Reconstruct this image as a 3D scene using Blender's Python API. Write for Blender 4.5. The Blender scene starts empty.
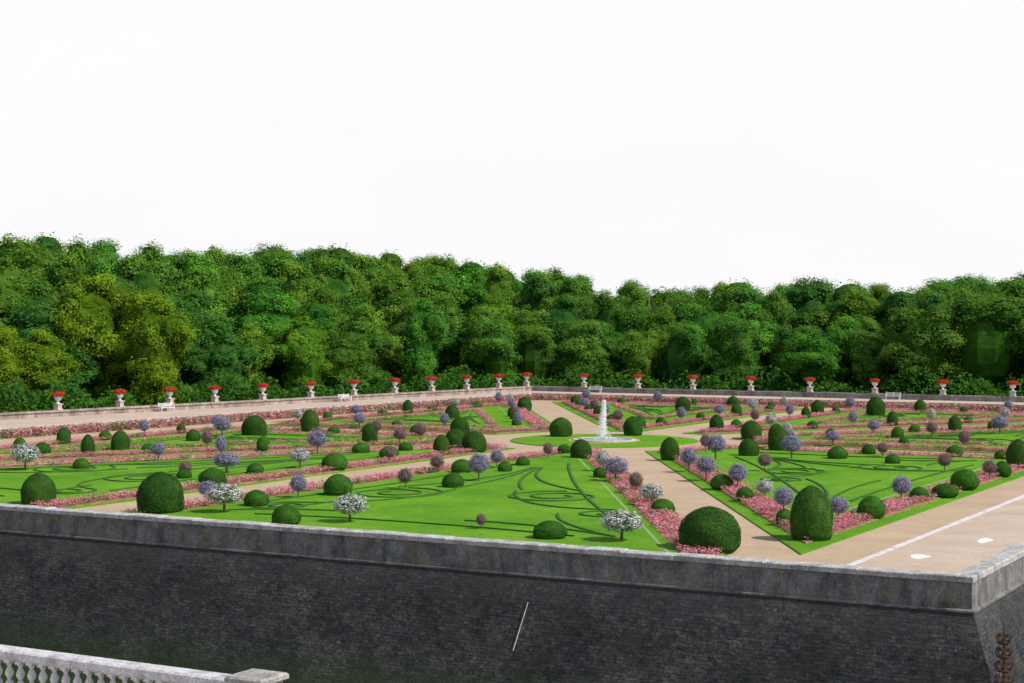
import bpy, math, random
import numpy as np
from mathutils import Vector, Matrix
random.seed(7)
RNG = np.random.default_rng(11)
scene = bpy.context.scene
COL = scene.collection

# ------------------------------------------------------------------ frame
FOC = 1700.0; HOR = 320.0; CAMH = 8.0
FX, FY = 6.1, 112.4
ROT = math.radians(-29.3)
UX, UY = math.cos(ROT), math.sin(ROT)      # u axis
VX, VY = -math.sin(ROT), math.cos(ROT)     # v axis
def W(a, b): return (FX + a*UX + b*VX, FY + a*UY + b*VY)
def AB(x, y):
    dx, dy = x-FX, y-FY
    return (dx*UX + dy*UY, dx*VX + dy*VY)
def G(px, py, z=0.0):
    k = (CAMH-z)/(py-HOR)
    return ((px-512)*k, FOC*k)
def bearing(a, b):
    x, y = W(a, b)
    return 512 + FOC*x/max(y, 1.0), y
def a_at(px, b):
    k = (px-512)/FOC
    return (k*(FY+VY*b) - FX - VX*b)/(UX - UY*k)

# ------------------------------------------------------------------ materials
def new_mat(name):
    m = bpy.data.materials.new(name); m.use_nodes = True
    nt = m.node_tree; nt.nodes.clear()
    out = nt.nodes.new('ShaderNodeOutputMaterial')
    return m, nt, out
def ramp(nt, stops, fac=None):
    r = nt.nodes.new('ShaderNodeValToRGB')
    el = r.color_ramp.elements
    while len(el) < len(stops): el.new(0.5)
    for e, (p, c) in zip(el, stops):
        e.position = p; e.color = (c[0], c[1], c[2], 1)
    if fac is not None: nt.links.new(fac, r.inputs[0])
    return r
def mixc(nt, fac, a, b, mode='MIX'):
    m = nt.nodes.new('ShaderNodeMix'); m.data_type = 'RGBA'; m.blend_type = mode
    for sock, val in ((m.inputs[0], fac), (m.inputs[6], a), (m.inputs[7], b)):
        if hasattr(val, 'is_output'): nt.links.new(val, sock)
        elif isinstance(val, (int, float)): sock.default_value = val
        else: sock.default_value = (*val, 1)
    return m.outputs[2]
def noise(nt, vec, scale, detail=4, rough=.55):
    n = nt.nodes.new('ShaderNodeTexNoise')
    n.inputs['Scale'].default_value = scale; n.inputs['Detail'].default_value = detail
    n.inputs['Roughness'].default_value = rough
    nt.links.new(vec, n.inputs['Vector']); return n.outputs[0]
def coords(nt):
    return nt.nodes.new('ShaderNodeTexCoord').outputs['Object']
def principled(nt, out, color, rough=.8, bump=None, bstr=.4, bdist=.05, spec=.3):
    p = nt.nodes.new('ShaderNodeBsdfPrincipled')
    if hasattr(color, 'is_output'): nt.links.new(color, p.inputs['Base Color'])
    else: p.inputs['Base Color'].default_value = (*color, 1)
    p.inputs['Roughness'].default_value = rough
    p.inputs['Specular IOR Level'].default_value = spec
    if bump is not None:
        b = nt.nodes.new('ShaderNodeBump'); b.inputs['Strength'].default_value = bstr
        b.inputs['Distance'].default_value = bdist
        nt.links.new(bump, b.inputs['Height']); nt.links.new(b.outputs[0], p.inputs['Normal'])
    nt.links.new(p.outputs[0], out.inputs[0]); return p

def foliage(name, stops, transl=.25, use_col=False, patch=0.0, spec=.15):
    m, nt, out = new_mat(name)
    at = nt.nodes.new('ShaderNodeAttribute'); at.attribute_name = 'tint'
    r = ramp(nt, stops, at.outputs['Fac'])
    c = r.outputs[0]
    if patch:
        nz = noise(nt, coords(nt), patch, 3)
        rr = ramp(nt, [(.3, (.65, .65, .6)), (.7, (1.25, 1.25, 1.2))], nz)
        c = mixc(nt, 1.0, c, rr.outputs[0], 'MULTIPLY')
    if use_col:
        oi = nt.nodes.new('ShaderNodeObjectInfo')
        c = mixc(nt, 1.0, c, oi.outputs['Color'], 'MULTIPLY')
    d = nt.nodes.new('ShaderNodeBsdfPrincipled')
    d.inputs['Roughness'].default_value = .75; d.inputs['Specular IOR Level'].default_value = spec
    nt.links.new(c, d.inputs['Base Color'])
    t = nt.nodes.new('ShaderNodeBsdfTranslucent'); nt.links.new(c, t.inputs[0])
    mx = nt.nodes.new('ShaderNodeMixShader'); mx.inputs[0].default_value = transl
    nt.links.new(d.outputs[0], mx.inputs[1]); nt.links.new(t.outputs[0], mx.inputs[2])
    nt.links.new(mx.outputs[0], out.inputs[0]); return m

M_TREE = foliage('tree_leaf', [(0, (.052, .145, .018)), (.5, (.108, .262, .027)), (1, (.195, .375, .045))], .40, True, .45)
M_CORE = foliage('tree_core', [(0, (.020, .062, .010)), (1, (.034, .095, .014))], 0, True, 1.2, 0)  # darker than the leaves: shade inside the crown put into the colour
M_YEW = foliage('yew_leaf', [(0, (.020, .066, .010)), (.5, (.032, .095, .013)), (1, (.056, .140, .019))], .12, True, 3.0)
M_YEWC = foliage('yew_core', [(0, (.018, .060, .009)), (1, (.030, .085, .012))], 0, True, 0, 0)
M_PINK = foliage('pink_petal', [(0, (.52, .12, .18)), (.5, (.70, .23, .30)), (1, (.82, .40, .46))], .38)
M_PALE = foliage('pale_petal', [(0, (.60, .36, .43)), (1, (.80, .60, .66))], .35)
M_GREY = foliage('grey_leaf', [(0, (.16, .19, .10)), (1, (.28, .31, .19))], .3)
M_BEDG = foliage('bed_leaf', [(0, (.06, .15, .02)), (1, (.14, .28, .035))], .3)
M_PURP = foliage('mauve_petal', [(0, (.17, .14, .30)), (.5, (.30, .26, .46)), (1, (.52, .47, .68))], .3)
M_WHITE = foliage('white_petal', [(0, (.55, .52, .58)), (1, (.88, .85, .90))], .2)
M_ROSE = foliage('rose_petal', [(0, (.24, .08, .15)), (1, (.46, .21, .32))], .25)
M_SGRN = foliage('shrub_leaf', [(0, (.05, .11, .035)), (1, (.13, .20, .09))], .25)
M_RED = foliage('geranium_petal', [(0, (.38, .008, .012)), (1, (.66, .020, .022))], .12)
M_SCROLL = foliage('santolina_leaf', [(0, (.030, .095, .014)), (1, (.055, .145, .020))], .1)

def grass_mat(name, c0, c1, c2):
    m, nt, out = new_mat(name); v = coords(nt)
    n1 = noise(nt, v, .22, 8, .75); n2 = noise(nt, v, 5, 6, .8)
    r = ramp(nt, [(.32, c0), (.5, c1), (.68, c2)], n1)
    r2 = ramp(nt, [(.3, (.62, .70, .62)), (.7, (1.28, 1.2, 1.16))], n2)
    c = mixc(nt, 1.0, r.outputs[0], r2.outputs[0], 'MULTIPLY')
    principled(nt, out, c, .9, noise(nt, v, 30, 3, .7), .6, .05, .06); return m
M_GRASS = grass_mat('lawn_grass', (.070, .215, .012), (.110, .275, .015), (.170, .340, .026))
M_MEADOW = grass_mat('meadow_grass', (.03, .08, .012), (.05, .12, .02), (.08, .16, .03))

def sand_mat(name, c0, c1):
    m, nt, out = new_mat(name); v = coords(nt)
    n1 = noise(nt, v, .35, 7, .7); n2 = noise(nt, v, 9, 5, .8)
    r = ramp(nt, [(.3, c0), (.7, c1)], n1)
    r2 = ramp(nt, [(.3, (.82, .81, .80)), (.7, (1.13, 1.13, 1.13))], n2)
    c = mixc(nt, 1.0, r.outputs[0], r2.outputs[0], 'MULTIPLY')
    principled(nt, out, c, .95, n2, .4, .02, .1); return m
M_SAND = sand_mat('sand_gravel', (.38, .28, .19), (.49, .37, .26))
M_LINE = sand_mat('gravel_line', (.22, .27, .13), (.31, .36, .19))
M_SAND2 = sand_mat('terrace_gravel', (.43, .335, .265), (.54, .43, .35))
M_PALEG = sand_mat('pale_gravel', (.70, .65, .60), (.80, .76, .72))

def bed_mat():
    m, nt, out = new_mat('bed_groundcover'); v = coords(nt)
    r = ramp(nt, [(.33, (.07, .15, .02)), (.46, (.22, .15, .09)), (.58, (.48, .17, .19))], noise(nt, v, 2.2, 6, .75))
    principled(nt, out, r.outputs[0], .95, noise(nt, v, 12, 3), .6, .05, .05); return m
M_SOIL = bed_mat()

def stone_mat(name, c0, c1, c2, scale=1.5, stain=(.09, .09, .09), stain_amt=.5, lichen=None):
    m, nt, out = new_mat(name); v = coords(nt)
    n1 = noise(nt, v, scale, 7, .68); n2 = noise(nt, v, scale*6, 4, .7)
    r = ramp(nt, [(.3, c0), (.5, c1), (.72, c2)], n1)
    mp = nt.nodes.new('ShaderNodeMapping'); mp.inputs['Scale'].default_value = (1, 1, .35)
    nt.links.new(v, mp.inputs['Vector'])
    n3 = noise(nt, mp.outputs[0], scale*.9, 6, .7)
    s = ramp(nt, [(.46, (0, 0, 0)), (.66, (stain_amt,)*3)], n3)
    c = mixc(nt, s.outputs[0], r.outputs[0], stain)
    if lichen:
        l = ramp(nt, [(.50, (0, 0, 0)), (.62, (.8, .8, .8))], noise(nt, v, scale*.8, 8, .8))
        c = mixc(nt, l.outputs[0], c, lichen)
    r2 = ramp(nt, [(.35, (.66, .66, .68)), (.65, (1.2, 1.2, 1.18))], n2)
    c = mixc(nt, 1.0, c, r2.outputs[0], 'MULTIPLY')
    principled(nt, out, c, .9, n2, .6, .04, .12); return m
M_COPING = stone_mat('coping_stone', (.32, .32, .35), (.47, .46, .48), (.64, .62, .62), 2.0, (.14, .14, .15), .7, (.42, .35, .20))
M_PARAPET = stone_mat('parapet_stone', (.11, .11, .125), (.19, .19, .20), (.31, .30, .30), 1.8, (.045, .045, .05), .8, (.22, .185, .11))
M_LIME = stone_mat('limestone', (.40, .36, .33), (.52, .47, .43), (.64, .59, .55), 1.2, (.26, .21, .18), .6)
M_FARW = stone_mat('weathered_limestone', (.22, .21, .205), (.30, .29, .28), (.42, .40, .385), .8, (.13, .115, .105), .85)
M_ROSEW = stone_mat('rosy_stone', (.26, .205, .185), (.36, .29, .26), (.50, .425, .39), 1.3, (.13, .10, .09), .9)
M_WHITEST = stone_mat('white_stone', (.55, .53, .56), (.66, .64, .66), (.76, .74, .75), 3, (.35, .33, .35), .45)
M_PIER = stone_mat('weathered_pier', (.26, .25, .25), (.36, .34, .33), (.48, .46, .44), 3, (.15, .14, .13), .7)
M_BALU = stone_mat('baluster_stone', (.50, .48, .52), (.62, .60, .63), (.74, .72, .74), 4, (.26, .25, .27), .65)

def moat_wall_mat():
    m, nt, out = new_mat('mossy_rubble_wall'); v = coords(nt)
    sp = nt.nodes.new('ShaderNodeSeparateXYZ'); nt.links.new(v, sp.inputs[0])
    ad = nt.nodes.new('ShaderNodeMath'); ad.operation = 'ADD'
    nt.links.new(sp.outputs[0], ad.inputs[0]); nt.links.new(sp.outputs[1], ad.inputs[1])
    cb = nt.nodes.new('ShaderNodeCombineXYZ'); nt.links.new(ad.outputs[0], cb.inputs[0]); nt.links.new(sp.outputs[2], cb.inputs[1])
    wob = nt.nodes.new('ShaderNodeTexNoise'); wob.inputs['Scale'].default_value = 2.2; wob.inputs['Detail'].default_value = 4
    nt.links.new(v, wob.inputs['Vector'])
    wm = nt.nodes.new('ShaderNodeVectorMath'); wm.operation = 'SCALE'; wm.inputs[3].default_value = .10
    nt.links.new(wob.outputs[1], wm.inputs[0])
    va = nt.nodes.new('ShaderNodeVectorMath'); va.operation = 'ADD'
    nt.links.new(cb.outputs[0], va.inputs[0]); nt.links.new(wm.outputs[0], va.inputs[1])
    bk = nt.nodes.new('ShaderNodeTexBrick'); nt.links.new(va.outputs[0], bk.inputs['Vector'])
    bk.inputs['Scale'].default_value = 1.0; bk.inputs['Brick Width'].default_value = .26
    bk.inputs['Row Height'].default_value = .115; bk.inputs['Mortar Size'].default_value = .013
    bk.inputs['Mortar Smooth'].default_value = .7
    bk.inputs['Color1'].default_value = (.036, .037, .041, 1); bk.inputs['Color2'].default_value = (.074, .073, .074, 1)
    bk.inputs['Mortar'].default_value = (.024, .025, .028, 1)
    big = ramp(nt, [(.3, (.42, .45, .50)), (.5, (.85, .87, .90)), (.72, (1.6, 1.56, 1.45))], noise(nt, v, .5, 8, .78))
    c = mixc(nt, 1.0, bk.outputs[0], big.outputs[0], 'MULTIPLY')
    fine = ramp(nt, [(.35, (.55, .55, .55)), (.65, (1.45, 1.45, 1.45))], noise(nt, v, 7, 5, .8))
    c = mixc(nt, 1.0, c, fine.outputs[0], 'MULTIPLY')
    ms = ramp(nt, [(.48, (0, 0, 0)), (.66, (.65, .65, .65))], noise(nt, v, .7, 8, .8))
    c = mixc(nt, ms.outputs[0], c, (.036, .042, .025))
    tn = ramp(nt, [(.54, (0, 0, 0)), (.70, (.55, .55, .55))], noise(nt, v, 1.3, 8, .85))
    c = mixc(nt, tn.outputs[0], c, (.090, .078, .056))
    sc = nt.nodes.new('ShaderNodeMapping'); sc.inputs['Scale'].default_value = (1, 1, 1.6); nt.links.new(v, sc.inputs[0])
    fl = noise(nt, sc.outputs[0], 7.5, 5, .75)
    area = noise(nt, v, .5, 6, .7)
    mu = nt.nodes.new('ShaderNodeMath'); mu.operation = 'MULTIPLY'
    ar = ramp(nt, [(.34, (.90, .90, .90)), (.66, (1.03, 1.03, 1.03))], area)
    nt.links.new(fl, mu.inputs[0]); nt.links.new(ar.outputs[0], mu.inputs[1])
    fr = ramp(nt, [(.575, (0, 0, 0)), (.66, (.7, .7, .7))], mu.outputs[0])
    c = mixc(nt, fr.outputs[0], c, (.20, .20, .205))
    t2 = nt.nodes.new('ShaderNodeMapRange'); t2.inputs['From Min'].default_value = -1.6; t2.inputs['From Max'].default_value = -.4
    t2.inputs['To Min'].default_value = 0; t2.inputs['To Max'].default_value = .28; nt.links.new(sp.outputs[2], t2.inputs[0])
    c = mixc(nt, t2.outputs[0], c, (.10, .10, .105))
    mr = nt.nodes.new('ShaderNodeMapRange'); mr.inputs['From Min'].default_value = -5.2; mr.inputs['From Max'].default_value = -3.2
    mr.inputs['To Min'].default_value = .8; mr.inputs['To Max'].default_value = 0
    nt.links.new(sp.outputs[2], mr.inputs[0])
    c = mixc(nt, mr.outputs[0], c, (.035, .060, .018))
    principled(nt, out, c, .95, fl, .8, .08, .05); return m
M_MOATW = moat_wall_mat()

def simple(name, c, rough=.6, metal=0.0, scale=8, var=.25):
    m, nt, out = new_mat(name); v = coords(nt)
    r = ramp(nt, [(.3, tuple(x*(1-var) for x in c)), (.7, tuple(min(1, x*(1+var)) for x in c))], noise(nt, v, scale, 4))
    p = principled(nt, out, r.outputs[0], rough); p.inputs['Metallic'].default_value = metal; return m
M_BARK = simple('bark', (.10, .075, .055), .9)
M_PAINT = simple('white_paint', (.72, .72, .74), .5, 0, 5, .05)
M_RUST = simple('rusted_iron', (.060, .030, .022), .85, .1, 25, .5)
M_POLE = simple('bleached_wood', (.50, .48, .46), .7)
def water_mat(name, c, rough):
    m, nt, out = new_mat(name); v = coords(nt)
    principled(nt, out, c, rough, noise(nt, v, 3.0, 3), .25, .03, .5); return m
M_WATER = water_mat('moat_water', (.025, .045, .018), .12)
M_POOL = water_mat('pool_water', (.32, .35, .36), .2)
M_SPRAY = foliage('spray', [(0, (.85, .88, .90)), (1, (.95, .96, .97))], .5)

# ------------------------------------------------------------------ mesh builder
class MB:
    def __init__(s): s.v = []; s.f = []; s.m = []; s.n = 0; s.clouds = []
    def add(s, verts, faces, mat=0):
        o = s.n; s.v.extend(verts); s.n += len(verts)
        for f in faces: s.f.append([i+o for i in f]); s.m.append(mat)
    def prism(s, poly, z0, z1, mat=0, side=None):
        A = sum(poly[i][0]*poly[(i+1) % len(poly)][1]-poly[(i+1) % len(poly)][0]*poly[i][1] for i in range(len(poly)))
        if A < 0: poly = poly[::-1]
        n = len(poly)
        vs = [(x, y, z0) for x, y in poly]+[(x, y, z1) for x, y in poly]
        s.add(vs, [list(range(n, 2*n)), list(range(n-1, -1, -1))], mat)
        s.add(vs, [[i, (i+1) % n, n+(i+1) % n, n+i] for i in range(n)], mat if side is None else side)
    def box(s, x0, x1, y0, y1, z0, z1, mat=0):
        s.prism([(x0, y0), (x1, y0), (x1, y1), (x0, y1)], z0, z1, mat)
    def lathe(s, prof, n=20, mat=0, cx=0, cy=0):
        vs = []
        for r, z in prof:
            for i in range(n):
                t = 2*math.pi*i/n + (math.pi/4 if n == 4 else 0)
                vs.append((cx+r*math.cos(t), cy+r*math.sin(t), z))
        fs = []
        for j in range(len(prof)-1):
            for i in range(n):
                k = (i+1) % n; fs.append([j*n+i, j*n+k, (j+1)*n+k, (j+1)*n+i])
        fs.append(list(range(n-1, -1, -1))); fs.append([(len(prof)-1)*n+i for i in range(n)])
        s.add(vs, fs, mat)
    def tube(s, pts, rad, n=6, mat=0):
        vs = []
        P = [Vector(p) for p in pts]
        for i, p in enumerate(P):
            d = (P[min(i+1, len(P)-1)]-P[max(i-1, 0)]).normalized()
            x = d.cross(Vector((.3, .9, .2))).normalized(); y = d.cross(x)
            for k in range(n):
                t = 2*math.pi*k/n; q = p+(x*math.cos(t)+y*math.sin(t))*rad[i]
                vs.append(tuple(q))
        fs = []
        for j in range(len(P)-1):
            for i in range(n):
                k = (i+1) % n; fs.append([j*n+i, j*n+k, (j+1)*n+k, (j+1)*n+i])
        fs.append(list(range(n))); fs.append([(len(P)-1)*n+i for i in range(n)])
        s.add(vs, fs, mat)
    def cloud(s, c, nrm, size, jit, mat=0, tint=None, rng=RNG, asp=.7):
        c = np.asarray(c, float); n = np.asarray(nrm, float)+rng.normal(0, jit, c.shape)
        n /= np.linalg.norm(n, axis=1)[:, None]+1e-9
        r = rng.normal(size=c.shape); t = np.cross(n, r); t /= np.linalg.norm(t, axis=1)[:, None]+1e-9
        b = np.cross(n, t); h = (np.asarray(size)*.5).reshape(-1, 1)*np.ones((len(c), 1))
        V = np.stack([c+t*h, c+b*h*asp, c-t*h, c-b*h*asp], 1).reshape(-1, 3)
        m = np.full(len(c), mat) if np.isscalar(mat) else np.asarray(mat)
        if tint is None: tint = rng.random(len(c))
        s.clouds.append((V, m, tint))
    def build(s, name, mats, smooth=False):
        nv = len(s.v); V = [np.array(s.v, float).reshape(-1, 3)]
        li = [i for f in s.f for i in f]; lt = [len(f) for f in s.f]
        LI = [np.array(li, dtype=np.int32)]; LT = [np.array(lt, dtype=np.int32)]; M = [np.array(s.m, dtype=np.int32)]
        T = [RNG.random(len(s.f))]
        off = nv
        for (cv, m, t) in s.clouds:
            V.append(cv); k = len(m)
            LI.append(np.arange(off, off+4*k, dtype=np.int32)); LT.append(np.full(k, 4, np.int32)); M.append(m.astype(np.int32)); T.append(t)
            off += 4*k
        V = np.concatenate(V); LI = np.concatenate(LI); LT = np.concatenate(LT); M = np.concatenate(M); T = np.concatenate(T)
        me = bpy.data.meshes.new(name)
        me.vertices.add(len(V)); me.vertices.foreach_set('co', V.astype(np.float32).ravel())
        me.loops.add(len(LI)); me.loops.foreach_set('vertex_index', LI)
        me.polygons.add(len(LT)); ls = np.zeros(len(LT), np.int32); ls[1:] = np.cumsum(LT)[:-1]
        me.polygons.foreach_set('loop_start', ls)
        me.polygons.foreach_set('material_index', M)
        me.update(calc_edges=True)
        me.polygons.foreach_set('use_smooth', np.full(len(LT), smooth))
        at = me.attributes.new('tint', 'FLOAT', 'FACE'); at.data.foreach_set('value', T.astype(np.float32))
        for mm in mats: me.materials.append(mm)
        me.validate()
        return me

def obj(name, me, parent=None, loc=(0, 0, 0), rz=0.0, scale=(1, 1, 1), label=None, category=None, group=None, kind=None):
    o = bpy.data.objects.new(name, me); COL.objects.link(o)
    o.location = loc; o.rotation_euler = (0, 0, rz); o.scale = scale
    if parent: o.parent = parent
    if label: o['label'] = label
    if category: o['category'] = category
    if group: o['group'] = group
    if kind: o['kind'] = kind
    return o
def gobj(name, me, **kw):   # object built in garden coordinates
    if kw.get('parent') is None: kw['loc'] = (FX, FY, 0); kw['rz'] = ROT
    return obj(name, me, **kw)

# ------------------------------------------------------------------ layout constants
A, PW, RC = 30.0, 3.3, 9.2
def BOF(sb): return 49.0 if sb < 0 else 45.5
NB = -51.5; RA = 36.95; FB = 57.0
def wall_a(b): return -46.5+(b+8.2)*.15
def ret_a(b): return -36.5+b*.07

# ------------------------------------------------------------------ ground / water
mb = MB()
MZ = -1.0; BIG = 4000
def quad(x0, x1, y0, y1, z=MZ): mb.add([(x0, y0, z), (x1, y0, z), (x1, y1, z), (x0, y1, z)], [[0, 1, 2, 3]], 0)
quad(-BIG, BIG, FB, BIG); quad(-BIG, wall_a(0)+5, NB, FB); quad(67, BIG, -BIG, FB); quad(-BIG, 67, -BIG, -80)
mb.add([(-BIG, -80, MZ), (67, -80, MZ), (67, -80, -6), (-BIG, -80, -6)], [[0, 1, 2, 3]], 0)
mb.add([(67, -80, MZ), (67, FB, MZ), (67, FB, -6), (67, -80, -6)], [[0, 1, 2, 3]], 0)
mb.add([(-BIG, NB, MZ), (-50, NB, MZ), (-50, NB, -6), (-BIG, NB, -6)], [[0, 1, 2, 3]], 0)
mb.add([(RA-1, FB, MZ), (67, FB, MZ), (67, FB, -6), (RA-1, FB, -6)], [[0, 1, 2, 3]], 0)
gobj('ground', mb.build('ground', [M_MEADOW]), kind='structure', label='grassy ground around the walled garden')
mb = MB()
mb.add([(-600, -80, -5.2), (67, -80, -5.2), (67, NB+1, -5.2), (-600, NB+1, -5.2)], [[0, 1, 2, 3]])
mb.add([(RA-2, NB+1, -5.2), (67, NB+1, -5.2), (67, FB, -5.2), (RA-2, FB, -5.2)], [[0, 1, 2, 3]])
gobj('water', mb.build('water', [M_WATER]), kind='structure', label='dark green moat water below the garden wall')
mb = MB()
mb.prism([(wall_a(NB), NB), (RA, NB), (RA, FB), (wall_a(FB), FB)], -6, 0.0)
gobj('path', mb.build('path', [M_SAND]), kind='structure', label='pale sandy gravel paths of the formal garden')

# ------------------------------------------------------------------ parterres
def params(kind, sb):
    # diagonal half width, outer-edge factor, bed start, bed end, gravel line
    if kind == 'end' and sb < 0: return .90, 60.0, .30, 1.60, 1.95
    return PW/2, 1.0, .70, 2.0, 2.65
def sector_poly(kind, d, sa, sb):
    B = BOF(sb); hd, of = params(kind, sb)[:2]
    LD = math.hypot(A, B); ha = PW/2+d; hh = hd+d; rho = RC+d; dg = math.atan2(B, A); pts = []
    s1 = math.asin(min(1, ha/rho)); s2 = math.asin(min(1, hh/rho))
    if kind == 'side':
        p = A-d/of; pts.append((p, ha)); pts.append((p, (B*p-hh*LD)/A)); t1, t2 = s1, dg-s2
        X = ((hh*LD+A*ha)/B, ha)
    else:
        q = B-d/of; pts.append(((A*q-hh*LD)/B, q)); pts.append((ha, q)); t1, t2 = dg+s2, math.pi/2-s1
        X = (ha, (hh*LD+B*ha)/A)
    ok = t2 > t1 and math.hypot(*X) < rho
    arc = [t2+(t1-t2)*i/10 for i in range(11)]
    tip = [(rho*math.cos(t), rho*math.sin(t)) for t in arc] if ok else [X]
    return [(sa*x, sb*y) for x, y in pts+tip], pts+[tip[len(tip)//2]]
def sector_dist(kind, p, q, sb):
    B = BOF(sb); hd, of = params(kind, sb)[:2]; LD = math.hypot(A, B)
    if kind == 'side':
        return np.minimum.reduce([q-PW/2, (B*p-A*q)/LD-hd, (A-p)*of, np.hypot(p, q)-RC])
    return np.minimum.reduce([p-PW/2, (A*q-B*p)/LD-hd, (B-q)*of, np.hypot(p, q)-RC])

def spiral(c, r0, r1, turns, a0, sgn, n=40):
    return [(c[0]+(r0+(r1-r0)*t)*math.cos(a0+sgn*turns*2*math.pi*t), c[1]+(r0+(r1-r0)*t)*math.sin(a0+sgn*turns*2*math.pi*t)) for t in [i/n for i in range(n+1)]]
def bez(p0, p1, p2, n=30):
    return [((1-t)**2*p0[0]+2*t*(1-t)*p1[0]+t*t*p2[0], (1-t)**2*p0[1]+2*t*(1-t)*p1[1]+t*t*p2[1]) for t in [i/n for i in range(n+1)]]

def flowers(kind, sa, sb, lo, hi, n, frac):
    B = BOF(sb)
    p = RNG.uniform(0, A, n); q = RNG.uniform(0, B, n)
    d = sector_dist(kind, p, q, sb); k = (d > lo) & (d < hi); p = p[k]; q = q[k]
    keep = int(len(p)*frac); p = p[:keep]; q = q[:keep]
    k = ~((B-q < .3) & (kind == 'end')); p = p[k]; q = q[k]
    nc = len(p); per = 7; ph = RNG.random(6)*6
    field = np.sin(p*1.1+ph[0])*np.cos(q*.9+ph[1])+.7*np.sin(p*2.3+q*1.7+ph[2])+RNG.normal(0, .5, nc)
    typ = np.where(field > -.85, 0, np.where(field > -1.2, 2, 3)); typ[RNG.random(nc) < .05] = 1
    typ = np.where(RNG.random(nc) < .07, 3, typ)
    cx = np.repeat(p*sa, per)+RNG.normal(0, .08, nc*per); cy = np.repeat(q*sb, per)+RNG.normal(0, .08, nc*per)
    hh = np.repeat(RNG.uniform(.16, .29, nc), per)
    cz = .1+hh*RNG.uniform(.3, 1, nc*per)
    tt = np.repeat(typ, per); top = cz > .1+hh*.5
    mat = np.where(top | (RNG.random(nc*per) < .65), tt, 3)
    return np.stack([cx, cy, cz], 1), mat, nc*per

for sa in (1, -1):
    for sb in (1, -1):
        B = BOF(sb)
        for kind in ('side', 'end'):
            _, _, B0, B1, LN = params(kind, sb)
            inner = not (sb < 0 and (kind == 'end' or sa > 0))
            mb = MB()
            levels = [(0, .05, 0), (B0, .09, 1), (B1, .12, 0), (LN, .13, 2), (LN+.11, .145, 0)]
            for d, z, m in levels:
                poly, _ = sector_poly(kind, d, sa, sb); mb.prism(poly, -.02, z, m)
            gobj('lawn', mb.build('lawn', [M_GRASS, M_SOIL, M_LINE]), kind='structure', label='triangular bright green lawn of the formal parterre')
            mb = MB()
            pts_, mat_, m_ = flowers(kind, sa, sb, B0+.05, B1-.05, 90000, .68)
            mb.cloud(pts_, np.tile([0, 0, 1.0], (m_, 1)), RNG.uniform(.065, .125, m_), .33, mat_)
            if inner:
                pts_, mat_, m_ = flowers(kind, sa, sb, 4.6, 5.15, 90000, .7)
                mb.cloud(pts_+[0, 0, .03], np.tile([0, 0, 1.0], (m_, 1)), RNG.uniform(.07, .13, m_), .33, mat_)
            gobj('flower_bed', mb.build('flower_bed', [M_PINK, M_PALE, M_GREY, M_BEDG]), kind='stuff', label='band of pink bedding flowers with grey foliage', category='flower bed', group='pink flower borders around the lawns')
            # scrollwork: paired volutes and long sweeping arcs
            _, tri = sector_poly(kind, LN+.7 if not inner else 5.6, 1, 1 if sb > 0 else -1)
            T = [Vector((x, y)) for x, y in tri[:2]+[tri[-1]]]
            if kind == 'end' and sb < 0: T[0].y -= 2.5; T[1].y -= 2.5; T[0].x -= 1.4
            la, lb, lc = (T[1]-T[2]).length, (T[0]-T[2]).length, (T[0]-T[1]).length
            I = (T[0]*la+T[1]*lb+T[2]*lc)/(la+lb+lc)
            s_ = (la+lb+lc)/2; r = math.sqrt(s_*(s_-la)*(s_-lb)*(s_-lc))/s_
            curves = []
            tip = T[2]; M2 = (T[0]+T[1])/2; ax = (M2-tip); AL = ax.length; ax.normalize(); pv = Vector((-ax.y, ax.x)); an = math.atan2(ax.y, ax.x)
            for kk in (-.8, -.3, .3, .8):
                st_ = tip+ax*AL*.24+pv*kk*r*.05; en = tip+ax*AL*.58+pv*kk*r*.75
                curves.append(bez(st_, tip+ax*AL*.46+pv*kk*r*.10, en, 50))
            for sg in (1, -1):
                c = tip+ax*AL*.66+pv*sg*r*.52
                curves.append(spiral(c, r*.33, r*.07, 1.9, an+math.pi, sg, 70))
                c = tip+ax*AL*.84+pv*sg*r*.95
                curves.append(spiral(c, r*.20, r*.05, 1.6, an+math.pi, -sg, 50))
                curves.append(bez(tip+ax*AL*.60+pv*sg*r*.20, tip+ax*AL*.80+pv*sg*r*.35, c-ax*r*.20, 40))
            for V in (T[0], T[1]):
                dv = (I-V); L = dv.length; dv.normalize(); pw = Vector((-dv.y, dv.x)); a2_ = math.atan2(dv.y, dv.x)
                for sg in (1, -1):
                    e = V+dv*L*.60+pw*sg*r*.30
                    curves.append(bez(V+dv*L*.12, V+dv*L*.42+pw*sg*r*.03, e, 50))
            for j in range(3):
                V, V2 = T[j], T[(j+1) % 3]; mid = (V+V2)/2; md = (I-mid); md.normalize()
                p0 = V+(V2-V)*.14; p2 = V+(V2-V)*.86
                curves.append(bez(p0+md*r*.04, mid+md*r*.24, p2+md*r*.04, 60))
            mb = MB(); hw = .06
            for cv in curves:
                P = [Vector((x[0], x[1])) for x in cv]
                for i in range(len(P)-1):
                    mid = (P[i]+P[i+1])/2
                    if float(sector_dist(kind, np.array(mid.x), np.array(mid.y), sb)) < (LN+.45 if not inner else 5.4): continue
                    dd = P[i+1]-P[i]
                    if dd.length < 1e-4: continue
                    dd.normalize(); nn = Vector((-dd.y, dd.x))*hw; e = dd*.015
                    poly = [P[i]+nn-e, P[i+1]+nn+e, P[i+1]-nn+e, P[i]-nn-e]
                    mb.prism([(sa*x.x, sb*x.y) for x in poly], .14, .19+.006*random.random())
            gobj('scroll_hedge', mb.build('scroll_hedge', [M_SCROLL]), label='low clipped dark green scrollwork planted in the lawn', category='hedge', group='scrollwork hedges in the lawns')

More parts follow.
